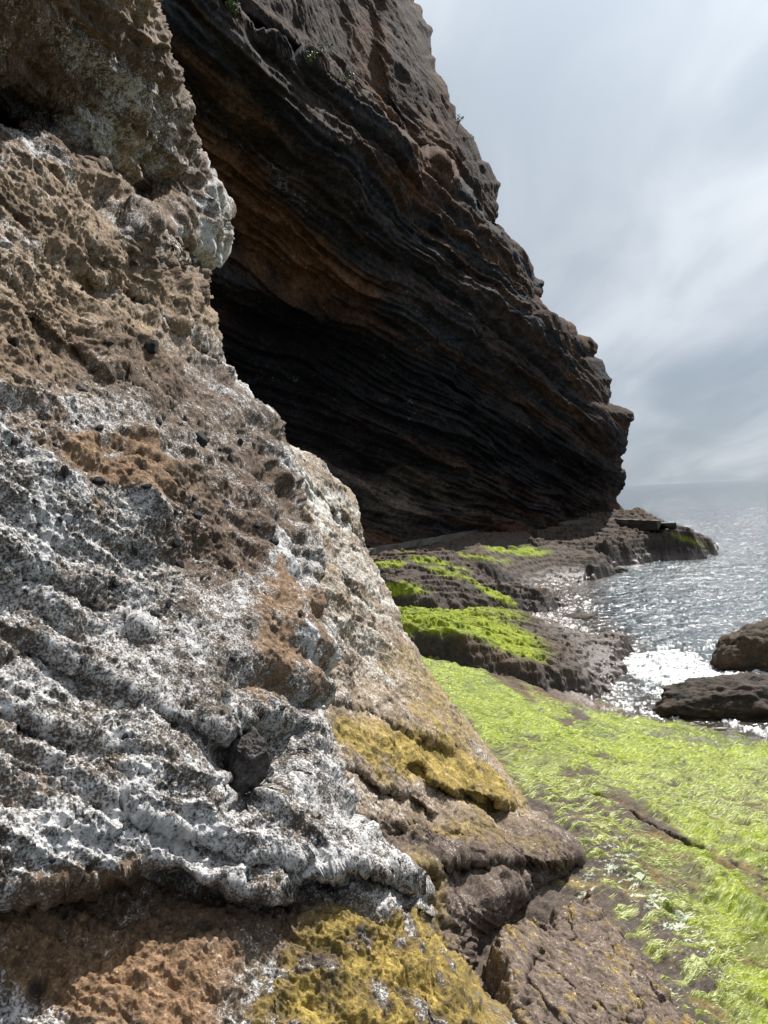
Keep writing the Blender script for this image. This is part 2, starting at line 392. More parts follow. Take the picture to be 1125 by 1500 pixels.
salt += blob(jx, jy, [(305, 310, 32, 80, 0, .7), (90, 190, 150, 30, 20, .55), (200, 180, 40, 120, -35, .3), (470, 1000, 40, 60, 0, .3), (180, 1240, 260, 40, 10, .10), (400, 1250, 160, 35, 0, .15)])
bu = perlin(bedded(P0, pxA+45*wv, pyA+45*wv, 38, 1/300.0, 1/34.0))
salt += upper*(.55*bu-.08)
col = lerp(col, brn*.8, upper*ss(.0, .45, -bu)*.75)
grid_A = (PA, pxA, pyA, nA)
rockA = grid_mesh('rock_outcrop', PA, M_near, {'col': col, 'salt': salt}, flip=True)
tag(rockA, 'pitted tuff face crusted white with salt, nearest rock filling the left side', 'rock face')

# ================================================================== LICHEN RIB
contB = [(372, 600), (392, 636), (405, 650), (450, 672), (490, 708), (512, 740), (526, 772), (528, 812), (545, 842), (566, 882), (600, 948), (642, 1010), (702, 1090), (745, 1148), (768, 1186),
         (772, 1200), (812, 1222), (852, 1256), (846, 1276), (800, 1300), (740, 1330), (700, 1360), (692, 1420), (740, 1500), (820, 1640)]
depB = [(372, 600, 5.0), (400, 650, 5.2), (470, 690, 5.9), (525, 780, 6.3), (430, 740, 4.4), (460, 850, 4.0), (520, 880, 4.8), (560, 880, 5.7), (600, 950, 5.5), (480, 960, 3.7), (540, 1000, 4.2),
        (640, 1010, 5.1), (480, 1060, 3.2), (560, 1080, 3.55), (700, 1090, 4.7), (620, 1100, 3.95), (765, 1186, 4.2), (600, 1190, 3.25), (520, 1150, 2.95), (700, 1190, 3.75), (500, 1230, 2.65),
        (850, 1256, 4.1), (780, 1240, 3.75), (700, 1250, 3.35), (620, 1280, 2.9), (640, 1340, 2.85), (700, 1330, 3.05), (620, 1400, 2.65), (690, 1420, 2.75), (700, 1500, 2.45), (360, 900, 3.3),
        (360, 1100, 2.7), (360, 1400, 2.3), (700, 1640, 2.1), (820, 1640, 2.3)]
pxB, pyB, dB = face_patch(contB, 345, 600, 1640, 420, 800, depB, 0.12, 0.10, 30, 2.5, 40)
Q0 = at(pxB, pyB, dB)
db = np.zeros_like(dB)
db += step(pxB, pyB, [(380, 690), (430, 705), (480, 740), (530, 800)], 0.22, 6, 45, 12, Q0)
db += step(pxB, pyB, [(380, 760), (430, 790), (480, 830), (540, 900)], 0.16, 6, 40, 14, Q0)
db += step(pxB, pyB, [(460, 1020), (520, 1040), (570, 1060), (610, 1085), (660, 1100)], 0.10, 5, 30, 10, Q0)
db += step(pxB, pyB, [(500, 1120), (560, 1155), (600, 1165), (635, 1195)], 0.14, 6, 40, 12, Q0)
db += step(pxB, pyB, [(625, 1150), (700, 1172), (790, 1190)], 0.26, 7, 55, 10, Q0)
db += step(pxB, pyB, [(560, 1290), (640, 1268), (740, 1262), (840, 1268), (870, 1268)], 0.20, 10, 70, 12, Q0)
db += step(pxB, pyB, [(560, 1205), (640, 1230), (700, 1225)], 0.06, 8, 40, 12, Q0)
db += 0.10*blob(pxB, pyB, [(612, 1135, 14, 18, 0, 1)])
PB = at(pxB, pyB, dB+db)
nB = normals(PB); nB *= np.sign(((nB*(EYE-PB)).sum(-1))[:, 100:200].mean())
wv = fbm(Q0, 1.3, 3, off=14)
up = 1-ss(880, 1050, pyB)
disp = up*0.040*ridged(bedded(Q0, pxB+16*wv, pyB+16*wv, 37, 1/300.0, 1/26.0), 1.0, 3, off=3)
disp += 0.028*ridged(bedded(Q0, pxB+30*wv, pyB+30*wv, 30, 1/150.0, 1/34.0), 1.0, 3, off=6)
disp += 0.07*fbm(Q0, 1.7, 3, off=7)+0.022*fbm(Q0, 6.0, 4, 0.6, off=3)+0.010*ridged(Q0, 16.0, 3, 0.6)+0.005*fbm(Q0, 60.0, 2)
wdb, wib = worley(Q0, 9.0, 2.0); pitb = (wib > 0.66)*(1-ss(0.08, 0.32, wdb)); disp -= 0.022*pitb
wdc, wic = worley(Q0, 24.0, 7.0); disp -= 0.010*(wic > 0.6)*(1-ss(0.1, 0.4, wdc)); disp += 0.010*(wic < 0.2)*(1-ss(0.15, 0.42, wdc))
crk = 1-ss(0.0, 0.045, np.abs(fbm(Q0, 2.4, 3, off=55)))
disp -= 0.025*crk*ss(1180, 1230, pyB)
PB = PB+nB*disp[..., None]
nz = fbm(Q0, 2.5, 4, off=31); nz2 = fbm(Q0, 8.0, 4, off=41)
jx, jy = pxB+30*nz+14*nz2, pyB+30*np.roll(nz, 31, 0)+14*np.roll(nz2, 17, 1)
tanb = np.array([0.27, 0.205, 0.145]); dbr = np.array([0.105, 0.078, 0.062]); yel2 = np.array([0.33, 0.24, 0.065])
col = np.broadcast_to(tanb, Q0.shape).copy()
col = lerp(col, dbr*1.25, ss(1180, 1230, jy))
by = blob(jx, jy, [(640, 1120, 130, 42, 30, 1), (545, 1095, 90, 36, 32, .95), (640, 1010, 46, 30, 45, .6), (700, 1150, 80, 34, 15, 1), (650, 1060, 70, 26, 48, .6), (620, 1330, 45, 90, 0, .55),
                   (690, 1215, 90, 24, 10, .45), (640, 1460, 60, 90, 0, .55), (780, 1240, 50, 16, 20, .3), (590, 975, 22, 40, -20, .4)])
col = lerp(col, yel2*(0.8+0.5*nz2[..., None]), by*ss(-0.45, 0.25, nz2+nz*0.5+by*0.5))
col = lerp(col, drk, pitb*0.65)
bed = perlin(bedded(Q0, pxB+16*wv, pyB+16*wv, 37, 1/300.0, 1/13.0))
salt = 0.30+0.22*nz+0.18*nz2+0.6*bed*up+0.10*up-0.5*by-0.35*ss(1180, 1230, jy)+blob(jx, jy, [(450, 730, 90, 14, 38, .7), (470, 790, 70, 8, 38, .4), (500, 940, 60, 90, 20, .12)])
rockB = grid_mesh('rock_rib', PB, M_rib, {'col': col, 'salt': salt}, flip=True)
tag(rockB, 'brown layered rock rib with mustard yellow lichen, directly behind the white rock face', 'rock outcrop')

# ================================================================== FAR CLIFF
contC = [(596, -260), (602, -60), (610, 0), (626, 30), (633, 75), (641, 105), (656, 130), (670, 176), (690, 188), (700, 214), (716, 240), (729, 268), (728, 296), (720, 327), (730, 344),
         (760, 362), (776, 390), (790, 410), (793, 458), (806, 470), (832, 476), (838, 496), (868, 500), (872, 524), (885, 540), (896, 575), (898, 592), (922, 602), (927, 615), (920, 650),
         (906, 690), (902, 740), (907, 762), (912, 830)]
_cy = np.arange(-250, 760, 5.0); _cx = interp([(y, x) for x, y in contC], _cy)
_j = perlin(np.stack([_cy/16.0, _cy*0+2.2, _cy*0], -1)); _j2 = perlin(np.stack([_cy/42.0, _cy*0+7.2, _cy*0], -1))
_st = (_cy/37.0+.6*_j2) % 1.0                                  # square notches where single beds break off
contC = [(a+5*b+7*c+9*(ss(0, .15, d)*(1-d)-.35), y) for a, y, b, c, d in zip(_cx, _cy, _j, _j2, _st)]+[(907, 762), (912, 830)]
depC = [(180, -260, 15), (180, 0, 18), (300, 0, 18.5), (300, 100, 19.5), (300, 300, 24), (300, 500, 29), (180, 500, 26), (450, 100, 24), (420, 0, 21.5), (450, 200, 25), (450, 350, 28), (450, 500, 32), (450, 650, 32),
        (530, 800, 31.5), (450, 800, 29.5), (300, 800, 28), (180, 800, 26), (600, 795, 34), (600, 700, 34.5), (600, 500, 32.5), (600, 350, 31), (600, 240, 30.5), (700, 330, 36), (700, 500, 36), (720, 700, 39), (740, 772, 40), (800, 500, 40),
        (820, 650, 41.5), (830, 766, 43.5), (905, 760, 46), (880, 650, 43), (926, 612, 44), (860, 520, 44), (793, 440, 43), (728, 290, 40), (600, 120, 34), (610, 0, 40), (520, 0, 33), (600, -260, 50), (400, -260, 30),
        (912, 830, 46), (600, 830, 33), (760, 830, 38)]
pxC, pyC, dC = face_patch(contC, 180, -260, 830, 760, 900, depC, 0.09, 0.06, 40, 14.0, 60)
R0 = at(pxC, pyC, dC)
dc = np.zeros_like(dC)
LU = [(180, -90), (330, 15), (400, 70), (455, 105), (520, 152), (560, 186), (640, 236), (700, 312), (735, 345)]
wvc = fbm(R0, 0.10, 3, off=3)
dy = line_y(LU, pxC)-(pyC+14*wvc)
dc += 3.2*ss(-4, 5, dy)*np.exp(-np.maximum(dy, 0)/420.0)
# vertical fluting of the upper unit
fl = ss(10, 60, dy)
dc += fl*1.2*(perlin(np.stack([pxC/60.0+0.3*wvc, pyC/330.0, 0*pxC+0.5], -1)))
dc -= fl*1.5*blob(pxC, pyC, [(585, 60, 34, 150, -4, 1)])
# bedding coordinate: beds run away from the viewer and close up toward the far end
VX, VY = 1300.0, 960.0
dx_, dy_ = VX-pxC, VY-pyC
th = np.degrees(np.arctan2(dy_, dx_))+0.55*wvc+0.30*fbm(R0, 0.40, 3, off=9)
rad = 2.2*np.log(np.hypot(dx_, dy_)/300.0)
def bedn(fq, off, st=0.9): return perlin(np.stack([th*fq, rad*st, np.full_like(th, off)], -1))
lowc = (1-fl)*np.clip(np.hypot(dx_, dy_)/700.0, 0.45, 1)
disp = lowc*(0.60*ridged(np.stack([th*0.17, rad*0.8, 0*th], -1), 1.0, 1, off=2.2)+0.45*bedn(0.5, 1.3, 2.5)+0.22*bedn(1.2, 3.7, 6.0)+0.20*bedn(2.6, 5.1, 7.0))
# saw-tooth beds: each bed leans out over the one below
sw = (th*0.36+0.5*wvc) % 1.0
disp += lowc*0.28*(ss(0.0, 0.12, sw)*(1-sw)-0.4)*(1-0.5*ss(60, 200, pxC-640))
disp += 0.45*fbm(R0, 0.16, 3, off=6)+0.22*fbm(R0, 0.6, 4, 0.55, off=7)*(1-.3*fl)+0.10*ridged(R0, 1.8, 4, 0.6)*(1-.5*fl)
ef = np.ones(dC.shape[1]); ef[:760] = ss(.90, .99, np.arange(760)/760.0); disp *= (1-.5*ef)[None]
wdc, wic = worley(R0, 0.75, 1.0)
disp -= 0.16*(wic > .6)*(1-ss(0.1, .5, wdc))
PC = at(pxC, pyC, dC+dc)
nC = normals(PC); nC *= np.sign(((nC*(EYE-PC)).sum(-1))[:, 100:500].mean())
nCs = nC.copy()
PC = PC+nC*disp[..., None]
nz = fbm(R0, 0.25, 4, off=31); nz2 = fbm(R0, 1.1, 4, off=41)
jx, jy = pxC+30*nz+10*nz2, pyC+30*np.roll(nz, 31, 0)+10*np.roll(nz2, 17, 1)
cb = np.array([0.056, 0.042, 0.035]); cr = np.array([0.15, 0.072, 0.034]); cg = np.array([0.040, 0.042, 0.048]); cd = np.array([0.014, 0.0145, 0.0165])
col = np.broadcast_to(cb, R0.shape).copy()
s1 = bedn(0.9, 7.7, 1.2); s2 = bedn(2.6, 9.1, 2.5)
col = lerp(col, cg, ss(-0.1, 0.6, s1+0.4*s2+.5*nz)*.8)
col = lerp(col, cr*.8, ss(0.0, 0.7, -s1+0.3*s2+0.4*nz+.3*nz2)*0.6)
col = lerp(col, cr*1.2, blob(jx, jy, [(400, 340, 170, 42, 38, 1.0), (330, 250, 90, 40, 45, .9), (545, 90, 24, 110, -4, .8), (470, 380, 90, 30, 38, .8), (330, 130, 90, 24, 45, .5), (640, 200, 50, 120, 20, .4)]))
col = lerp(col, cb*0.95, fl*0.6)
dm = blob(jx, jy, [(560, 560, 330, 70, 24, 1), (420, 520, 150, 110, 30, 1), (750, 660, 200, 60, 20, 1), (500, 640, 200, 40, 20, .9), (650, 740, 200, 30, 5, .5)])  # shade of the cave and overhang, painted into the rock colour
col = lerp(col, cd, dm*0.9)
col = lerp(col, np.array([0.13, 0.105, 0.085]), blob(jx, jy, [(560, 730, 70, 18, 28, .9), (480, 690, 60, 12, 28, .6), (620, 720, 90, 10, 20, .5)]))
salt = -0.22+0.26*s2+0.25*nz2+blob(jx, jy, [(400, 255, 130, 14, 42, .45), (330, 190, 70, 12, 40, .35), (408, 368, 20, 10, 30, .5), (560, 310, 200, 22, 38, .2), (470, 100, 50, 22, 35, .3), (560, 735, 50, 10, 30, .4)])
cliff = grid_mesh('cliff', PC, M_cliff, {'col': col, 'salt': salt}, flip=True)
tag(cliff, 'tall dark overhanging layered sea cliff in shade beyond the rock shelf', 'cliff', kind='structure')

# ================================================================== SHORE HEIGHTFIELDS
def azlr(x, y): return np.arctan2(x, y), 0.5*np.log(x*x+y*y)
ctl = [(620, 962, 1.22), (700, 1015, 1.1), (800, 1045, .72), (900, 1060, .35), (945, 1060, .08), (1000, 1068, .08), (1125, 1094, .08), (1300, 1140, .05), (700, 1100, 1.6), (760, 1180, 1.75),
       (850, 1240, 1.85), (1000, 1140, .92), (1125, 1160, .72), (900, 1130, 1.1), (1000, 1250, 1.4), (1125, 1250, 1.15), (1000, 1400, 1.75), (1125, 1400, 1.45), (1125, 1500, 1.6), (900, 1500, 1.95),
       (700, 1500, 2.1), (1300, 1500, 1.4), (1400, 1300, .9), (1400, 1200, .4), (1125, 1072, -.35), (1000, 1048, -.35), (935, 1030, -.3), (1300, 1110, -.4), (1400, 1140, -.5), (900, 1700, 2.2), (1200, 1700, 1.9), (600, 1700, 2.3),
       (640, 958, .95), (700, 975, .85), (800, 1010, .45), (880, 1035, .1), (590, 905, .85), (560, 885, .95), (500, 880, 1.6), (540, 960, 1.6), (450, 1100, 2.2),
       (700, 920, .5), (800, 950, .3), (880, 980, .0), (925, 960, -.15), (935, 990, -.25), (800, 895, .1), (850, 890, -.1), (880, 900, -.3), (700, 885, .45),
       (530, 812, 1.75), (600, 802, 1.75), (700, 788, 1.78), (800, 776, 1.75), (900, 769, 1.75), (560, 830, 1.6), (640, 840, 1.2), (740, 848, .4), (800, 855, .12), (830, 866, -.05), (870, 850, -.15), (850, 835, .12), (900, 832, -.2),
       (960, 960, -.8), (1000, 1000, -.8), (1000, 900, -1.5), (1060, 820, -.8), (1000, 832, -.6), (1125, 900, -2), (1125, 800, -2), (950, 860, -.8), (1000, 760, .2), (1040, 780, -.6), (960, 750, 1.2), (1125, 740, -2), (930, 740, 1.6),
       (450, 800, 1.9), (450, 760, 1.9), (300, 800, 2.1), (1400, 1000, -2), (1400, 800, -2), (600, 770, 1.8), (800, 755, 1.8)]
cp = np.array([at_z(a, b, c) for a, b, c in ctl]); ca, clr = azlr(cp[:, 0], cp[:, 1])
HB = RBF(np.stack([ca, clr*0.45], -1), [c[2] for c in ctl], eps=2e-3)
def base_h(x, y):
    a, l = azlr(x, y); return HB(a, l*0.45)
def poly_sd(poly, x, y):
    """signed distance, + inside"""
    d = np.full(x.shape, 1e9); ins = np.zeros(x.shape, bool); n = len(poly)
    for i in range(n):
        ax, ay = poly[i]; bx, by = poly[(i+1) % n]
        ex, ey = bx-ax, by-ay; wx, wy = x-ax, y-ay
        t = np.clip((wx*ex+wy*ey)/(ex*ex+ey*ey+1e-12), 0, 1)
        d = np.minimum(d, np.hypot(wx-ex*t, wy-ey*t))
        c = ((ay > y) != (by > y)) & (x < (bx-ax)*(y-ay)/(by-ay+1e-12)+ax)
        ins ^= c
    return np.where(ins, d, -d)
def xyz0(x, y): return np.stack([x, y, np.zeros_like(x)], -1)

green = np.array([0.34, 0.41, 0.012]); greend = np.array([0.15, 0.20, 0.012]); pale = np.array([0.60, 0.62, 0.30])
shb = np.array([0.075, 0.055, 0.042]); shd = np.array([0.026, 0.021, 0.017]); pinkb = np.array([0.115, 0.078, 0.068]); weed = np.array([0.10, 0.052, 0.02])


def terrace(Z, h, n, k=.5):
    f = ((Z+n)/h) % 1.0; return Z+h*k*(ss(.0, .45, f)-f)
# ---- the near shelf and ground below everything
nA_, nL_ = 900, 820
az = np.linspace(math.radians(-16), math.radians(42), nA_); lr = np.linspace(math.log(2.0), math.log(60), nL_)
AZ, LR = np.meshgrid(az, lr); GX, GY = np.exp(LR)*np.sin(AZ), np.exp(LR)*np.cos(AZ)
ZB = base_h(GX, GY); G0 = xyz0(GX, GY); rad_ = np.exp(LR)
def W2(px, py, z): p = at_z(px, py, z); return p[0], p[1]
def wblob(X, Y, lst):
    """ellipses given on the photo at a height; turned to the ground there"""
    qx, qy, _ = proj(np.stack([X, Y, ZREF], -1)); return blob(qx, qy, lst)
ZREF = ZB
det = 0.05*fbm(G0, 0.9, 3, off=2)+0.06*fbm(G0, 2.6, 4, .55, off=4)+0.02*ridged(G0, 7.0, 3, .6)+0.006*fbm(G0, 26.0, 3)
# grain of the algae combed downslope towards the sea (direction to the right and forward)
fd = math.radians(52); fu = GX*math.sin(fd)+GY*math.cos(fd); fv = GX*math.cos(fd)-GY*math.sin(fd)
FL = np.stack([fu*3.0, fv*18.0, 0*fu], -1)
wdn, win = worley(np.stack([fu*1.3, fv*3.0, 0*fu], -1), 1.0, 3.0)
nz = fbm(G0, 1.3, 4, off=61); nz2 = fbm(G0, 5.0, 4, off=71)
qx, qy, _ = proj(np.stack([GX, GY, ZB], -1))
jx, jy = qx+26*nz+14*nz2, qy+20*np.roll(nz, 31, 0)+10*np.roll(nz2, 17, 1)
gpoly = [(585, 940), (640, 962), (700, 985), (760, 1015), (850, 1040), (940, 1058), (1020, 1068), (1125, 1090), (1500, 1180), (1500, 1700), (1010, 1700), (960, 1440), (900, 1345), (855, 1268), (815, 1212), (740, 1130), (640, 1020), (560, 960)]
gsd = poly_sd(gpoly, jx, jy)
gm_ = ss(-12, 14, gsd)
bare = blob(jx, jy, [(850, 1138, 34, 10, 5, 1), (770, 1110, 60, 18, 10, .5), (838, 1055, 30, 12, 0, 1), (960, 1215, 80, 14, 28, 1), (920, 1180, 60, 8, 30, .9), (1000, 1290, 40, 22, 10, .8), (1110, 1285, 26, 14, 10, .9), (1090, 1270, 50, 8, 20, .9),
                     (1060, 1240, 30, 8, 15, .6), (940, 1340, 70, 26, 40, .5), (1120, 1400, 50, 40, 0, .6), (760, 1190, 60, 16, 35, .7), (1040, 1110, 30, 5, 10, .5), (960, 1165, 40, 6, 10, .6)])
fz = fbm(FL, 1.0, 4, 0.6, off=11)
gm_ = np.clip(gm_-bare*ss(-0.8, -0.1, nz2+0.4*bare), 0, 1)
edge = (1-ss(10, 175, gsd))*ss(1100, 1200, jy)
gm_ *= 1-np.clip(edge*1.6, 0, 1)*ss(-0.25, 0.3, fz+0.35*nz2+.5*edge-.15)
gm_ *= 1-0.85*ss(0.14, 0.34, nz2*0.7+nz*0.6)*ss(1040, 1100, qy)
# crevices across the shelf
cv_ = np.zeros_like(ZB)
for pl, wd_, dp in [([(868, 1180), (905, 1192), (950, 1218), (1010, 1236), (1030, 1240)], .055, .16), ([(1070, 1272), (1100, 1285), (1140, 1300)], .04, .16), ([(800, 1050), (862, 1056)], .05, .03),
                    ([(755, 1108), (800, 1120)], .03, .05), ([(1040, 1108), (1060, 1112)], .03, .04), ([(960, 1350), (1000, 1370)], .02, .06)]:
    z0 = base_h(*[np.array(v) for v in W2(pl[0][0], pl[0][1], 1.2)]); pts = [W2(a, b, float(z0)) for a, b in pl]
    d = np.full(GX.shape, 1e9)
    for (ax, ay), (bx, by) in zip(pts[:-1], pts[1:]):
        ex, ey = bx-ax, by-ay; wx, wy = GX-ax, GY-ay; t = np.clip((wx*ex+wy*ey)/(ex*ex+ey*ey), 0, 1)
        d = np.minimum(d, np.hypot(wx-ex*t, wy-ey*t))
    d = d+0.07*nz2+0.13*nz
    cv_ = np.maximum(cv_, dp*(1-ss(wd_*0.5, wd_*1.8, d)))
ZT = ZB+det-cv_+gm_*(0.025*ridged(G0, 2.0, 2, .6, off=14)+.012*ridged(np.stack([fu*2.2, fv*5.0, 0*fu], -1), 1.0, 3, .6, off=24))+gm_*(0.010+0.018*fz+0.010*perlin(FL*2.7))-0.03*(win > .72)*(1-ss(.1, .45, wdn))*gm_
gray_ = rad_ > 11
tw = ss(10, 14, rad_)*(1-gm_)
ZT = ZT*(1-tw)+terrace(ZT, .22, .35*nz+.08*GX*.6)*tw
PT = np.stack([GX, GY, ZT], -1)
col = np.broadcast_to(shb, PT.shape).copy()
col = lerp(col, weed, ss(0.0, 0.5, nz+0.3*nz2)*0.35*(1-ss(1250, 1350, qy)))
col = lerp(col, np.array([0.21, 0.15, 0.035]), 0.6*ss(0.1, 0.5, nz2+nz*.4)*ss(1150, 1250, qy))
wetm = (1-ss(0.05, 0.55, ZB))
col = lerp(col, pinkb, blob(jx, jy, [(800, 960, 130, 46, 25, .7), (780, 860, 100, 30, 15, .4), (800, 1025, 80, 12, 15, .6), (860, 835, 50, 14, 0, .8)]))
col = lerp(col, weed, blob(jx, jy, [(850, 1035, 110, 12, 15, .9), (900, 1040, 60, 8, 10, .8), (720, 985, 60, 8, 20, .4)]))
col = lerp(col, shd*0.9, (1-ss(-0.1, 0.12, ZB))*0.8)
gcol = lerp(np.broadcast_to(green, PT.shape), greend, ss(-0.15, 0.5, -fz*0.6+0.6*nz+.5*nz2)*0.85)
gcol = lerp(gcol, pale, np.clip(ss(0.0, 0.5, fz*0.8+0.2*nz2)*(0.25+0.75*edge+0.4*ss(1060, 1200, qy)*(1-ss(1250, 1400, qy))), 0, 1)*0.8)
gcol = lerp(gcol, greend*0.9, blob(jx, jy, [(1040, 1075, 120, 14, 12, .7), (1110, 1330, 40, 30, 0, .6), (700, 985, 80, 14, 25, .6), (860, 1040, 60, 14, 10, .5)]))
gcol = lerp(gcol, greend*.6, (win > .66)*(1-ss(.12, .42, wdn))*.8)
col = lerp(col, gcol, gm_)
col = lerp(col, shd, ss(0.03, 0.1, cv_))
salt = -0.35+0.25*nz2+blob(jx, jy, [(980, 1330, 120, 28, 40, .9), (1060, 1420, 60, 24, 45, .8), (940, 1260, 90, 18, 30, .4)])*ss(-.2, .3, fz)
keep = (ZT > -1.2)
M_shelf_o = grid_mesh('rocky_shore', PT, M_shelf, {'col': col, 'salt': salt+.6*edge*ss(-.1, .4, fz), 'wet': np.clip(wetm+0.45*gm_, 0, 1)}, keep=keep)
tag(M_shelf_o, 'sloping rock shelf beside the sea, covered in bright green algae near the front', 'shore', kind='structure')

# ---- algae filaments on the near shelf
def strands(name, n, dens_fn, length, width, mat, lift):
    a = rng.uniform(az[0]+0.12, az[-1]-.08, n*3); l = rng.uniform(math.log(2.6), math.log(15), n*3)
    i = np.clip(((l-lr[0])/(lr[-1]-lr[0])*(nL_-1)).astype(int), 0, nL_-2); j = np.clip(((a-az[0])/(az[-1]-az[0])*(nA_-1)).astype(int), 0, nA_-2)
    g = gm_[i, j]; k = (rng.random(n*3) < g**1.5) & (cv_[i, j] < 0.02); i, j, a, l = i[k][:n], j[k][:n], a[k][:n], l[k][:n]
    n = len(a); r = np.exp(l)
    p0 = np.stack([r*np.sin(a), r*np.cos(a)], -1)
    fdv = fd+rng.normal(0, .11, n)+0.22*nz[i, j]
    dr = np.stack([np.sin(fdv), np.cos(fdv)], -1); sdv = np.stack([dr[:, 1], -dr[:, 0]], -1)
    Ln = length*rng.uniform(.5, 1.5, n)*np.clip(r/4.5, .8, 2.0); Wn = width*rng.uniform(.6, 1.4, n)*np.clip(r/4, .8, 2.6)
    def H(p):
        aa, ll = azlr(p[:, 0], p[:, 1]); u = (aa-az[0])/(az[-1]-az[0])*(nA_-1); v = (ll-lr[0])/(lr[-1]-lr[0])*(nL_-1)
        jj = np.clip(u.astype(int), 0, nA_-2); ii = np.clip(v.astype(int), 0, nL_-2); fu_, fv_ = u-jj, v-ii
        return ZT[ii, jj]*(1-fu_)*(1-fv_)+ZT[ii, jj+1]*fu_*(1-fv_)+ZT[ii+1, jj]*(1-fu_)*fv_+ZT[ii+1, jj+1]*fu_*fv_
    V = np.zeros((n, 5, 3)); lf = lift*rng.uniform(.3, 1.2, n)
    for q, (t, w, hh) in enumerate([(0, 1, .0), (0, -1, .0), (.55, .8, 1.0), (.55, -.8, 1.0), (1, 0, .25)]):
        p = p0+dr*(Ln*t)[:, None]+sdv*(Wn*w*.5)[:, None]; V[:, q, :2] = p; V[:, q, 2] = H(p)+0.002+lf*hh
    me = bpy.data.meshes.new(name); me.vertices.add(n*5); me.vertices.foreach_set('co', V.astype(np.float32).ravel())
    b = np.arange(n)[:, None]*5
    loops = np.concatenate([b+[0, 1, 3, 2], b+[2, 3, 4]], 1).astype(np.int32)
    me.loops.add(n*7); me.loops.foreach_set('vertex_index', loops.ravel())
    st = (np.arange(n)[:, None]*7+[0, 4]).astype(np.int32).ravel(); me.polygons.add(n*2)
    me.polygons.foreach_set('loop_start', st); me.polygons.foreach_set('loop_total', np.tile([4, 3], n).astype(np.int32)); me.update(calc_edges=True)
    base = col[i, j]*1.0; f = rng.random(n)[:, None]
    cc_ = np.where(f < .05+.65*edge[i, j][:, None], pale[None]*1.05, np.where(f < .45, base*1.15, np.where(f < .8, base*0.85, greend[None])))*rng.uniform(.8, 1.2, (n, 1))
    at_ = me.attributes.new('col', 'FLOAT_COLOR', 'POINT')
    at_.data.foreach_set('color', np.repeat(np.concatenate([cc_, np.ones((n, 1))], 1), 5, 0).astype(np.float32).ravel())
    return link(name, me, mat)
def algae_material():
    M = bpy.data.materials.new('algae'); M.use_nodes = True; t = M.node_tree; t.nodes.clear()
    a = N(t, 'ShaderNodeAttribute', attribute_name='col')
    p = N(t, 'ShaderNodeBsdfPrincipled'); L(t, a, 'Color', p, 'Base Color'); p.inputs['Roughness'].default_value = 0.6
    tr = N(t, 'ShaderNodeBsdfTranslucent'); L(t, a, 'Color', tr, 0)
    mx = N(t, 'ShaderNodeMixShader'); mx.inputs[0].default_value = 0.25; L(t, p, 0, mx, 1); L(t, tr, 0, mx, 2)
    o = N(t, 'ShaderNodeOutputMaterial'); L(t, mx, 0, o, 0); return M
M_alg = algae_material()
alg = strands('green_algae', 260000, None, .050, .0022, M_alg, .0018)
tag(alg, 'bright green combed filaments of algae on the near rock shelf', 'algae', kind='stuff')

# ---- ledges
LEDGES = []
def atd(px, d, z):
    a = ray(px, 715.0); a = a/a[1]; return np.array([a[0]*d, d, z])
def ledge(name, label, cat, outline, edge_w, drop, n, col_fn, seed, amp=1.0, dome=0.1, group=None, mat=None, top=None, jit=1.0, slope=1.6):
    if top: pts = np.array([atd(a, b, 0) for a, b in outline]); tp = np.array([atd(a, b, c) for a, b, c in top])
    else: pts = np.array([at_z(a, b, c) for a, b, c in outline]); tp = pts
    poly = pts[:, :2]
    ta, tl = azlr(tp[:, 0], tp[:, 1]); pa, pl = azlr(pts[:, 0], pts[:, 1]); a0, a1, l0, l1 = pa.min(), pa.max(), pl.min(), pl.max()
    ma = edge_w*2.5/np.exp(l0); A_, L_ = np.meshgrid(np.linspace(a0-ma, a1+ma, n), np.linspace(l0-ma, l1+ma, int(n*1.0)))
    X, Y = np.exp(L_)*np.sin(A_), np.exp(L_)*np.cos(A_); g0 = xyz0(X, Y); sc = pts[:, 1].mean()/14.0
    top = RBF(np.stack([ta, tl*0.45], -1), tp[:, 2], eps=1e-2)(A_, L_*0.45)
    top = np.clip(top, tp[:, 2].min()-.1, tp[:, 2].max()+.1)
    n1 = fbm(g0, 0.8/sc, 4, .55, off=seed); n2 = fbm(g0, 3.0/sc, 4, .55, off=seed+5)
    sd_ = poly_sd(poly, X, Y)+edge_w*(0.9*n1+0.28*n2)*jit
    prof = ss(-0.2*edge_w, edge_w, sd_)**0.8
    Z = top-drop*(1-prof)+dome*ss(0, edge_w*4, sd_)+amp*(0.07*n1+0.07*n2+0.07*ridged(g0, 4.0/sc, 4, .62, off=seed)+0.03*fbm(g0, 14.0/sc, 4, .6))*sc**.5
    if name != 'rock_block': Z = terrace(Z, .17*sc**.3, .3*n1+.05*X+.03*n2)
    if name == 'rock_block': Z -= .05*(1-ss(.0, .035, np.abs(fbm(g0, 3.2, 3, off=77))))+.02*(1-ss(.0, .05, np.abs(fbm(g0, 9.0, 3, off=87))))
    Z = Z-slope*np.maximum(-sd_-0.1*edge_w, 0)
    zb = base_h(X, Y)
    keep_ = (sd_ > -2.3*edge_w) & (Z > zb-0.5)
    P = np.stack([X, Y, Z], -1); qx, qy, _ = proj(P)
    j1, j2 = qx+16*n1*(1/sc)+7*n2, qy+8*np.roll(n1, 13, 0)+4*n2
    c_, s_ = col_fn(j1, j2, n1, n2, prof, Z, P)
    wet = 1-ss(.1, .8, Z)
    o = grid_mesh(name, P, mat or M_far, {'col': c_, 'salt': s_, 'wet': wet*0.8}, keep=keep_)
    tag(o, label, cat, group)
    LEDGES.append((poly, edge_w, top, drop)); return o
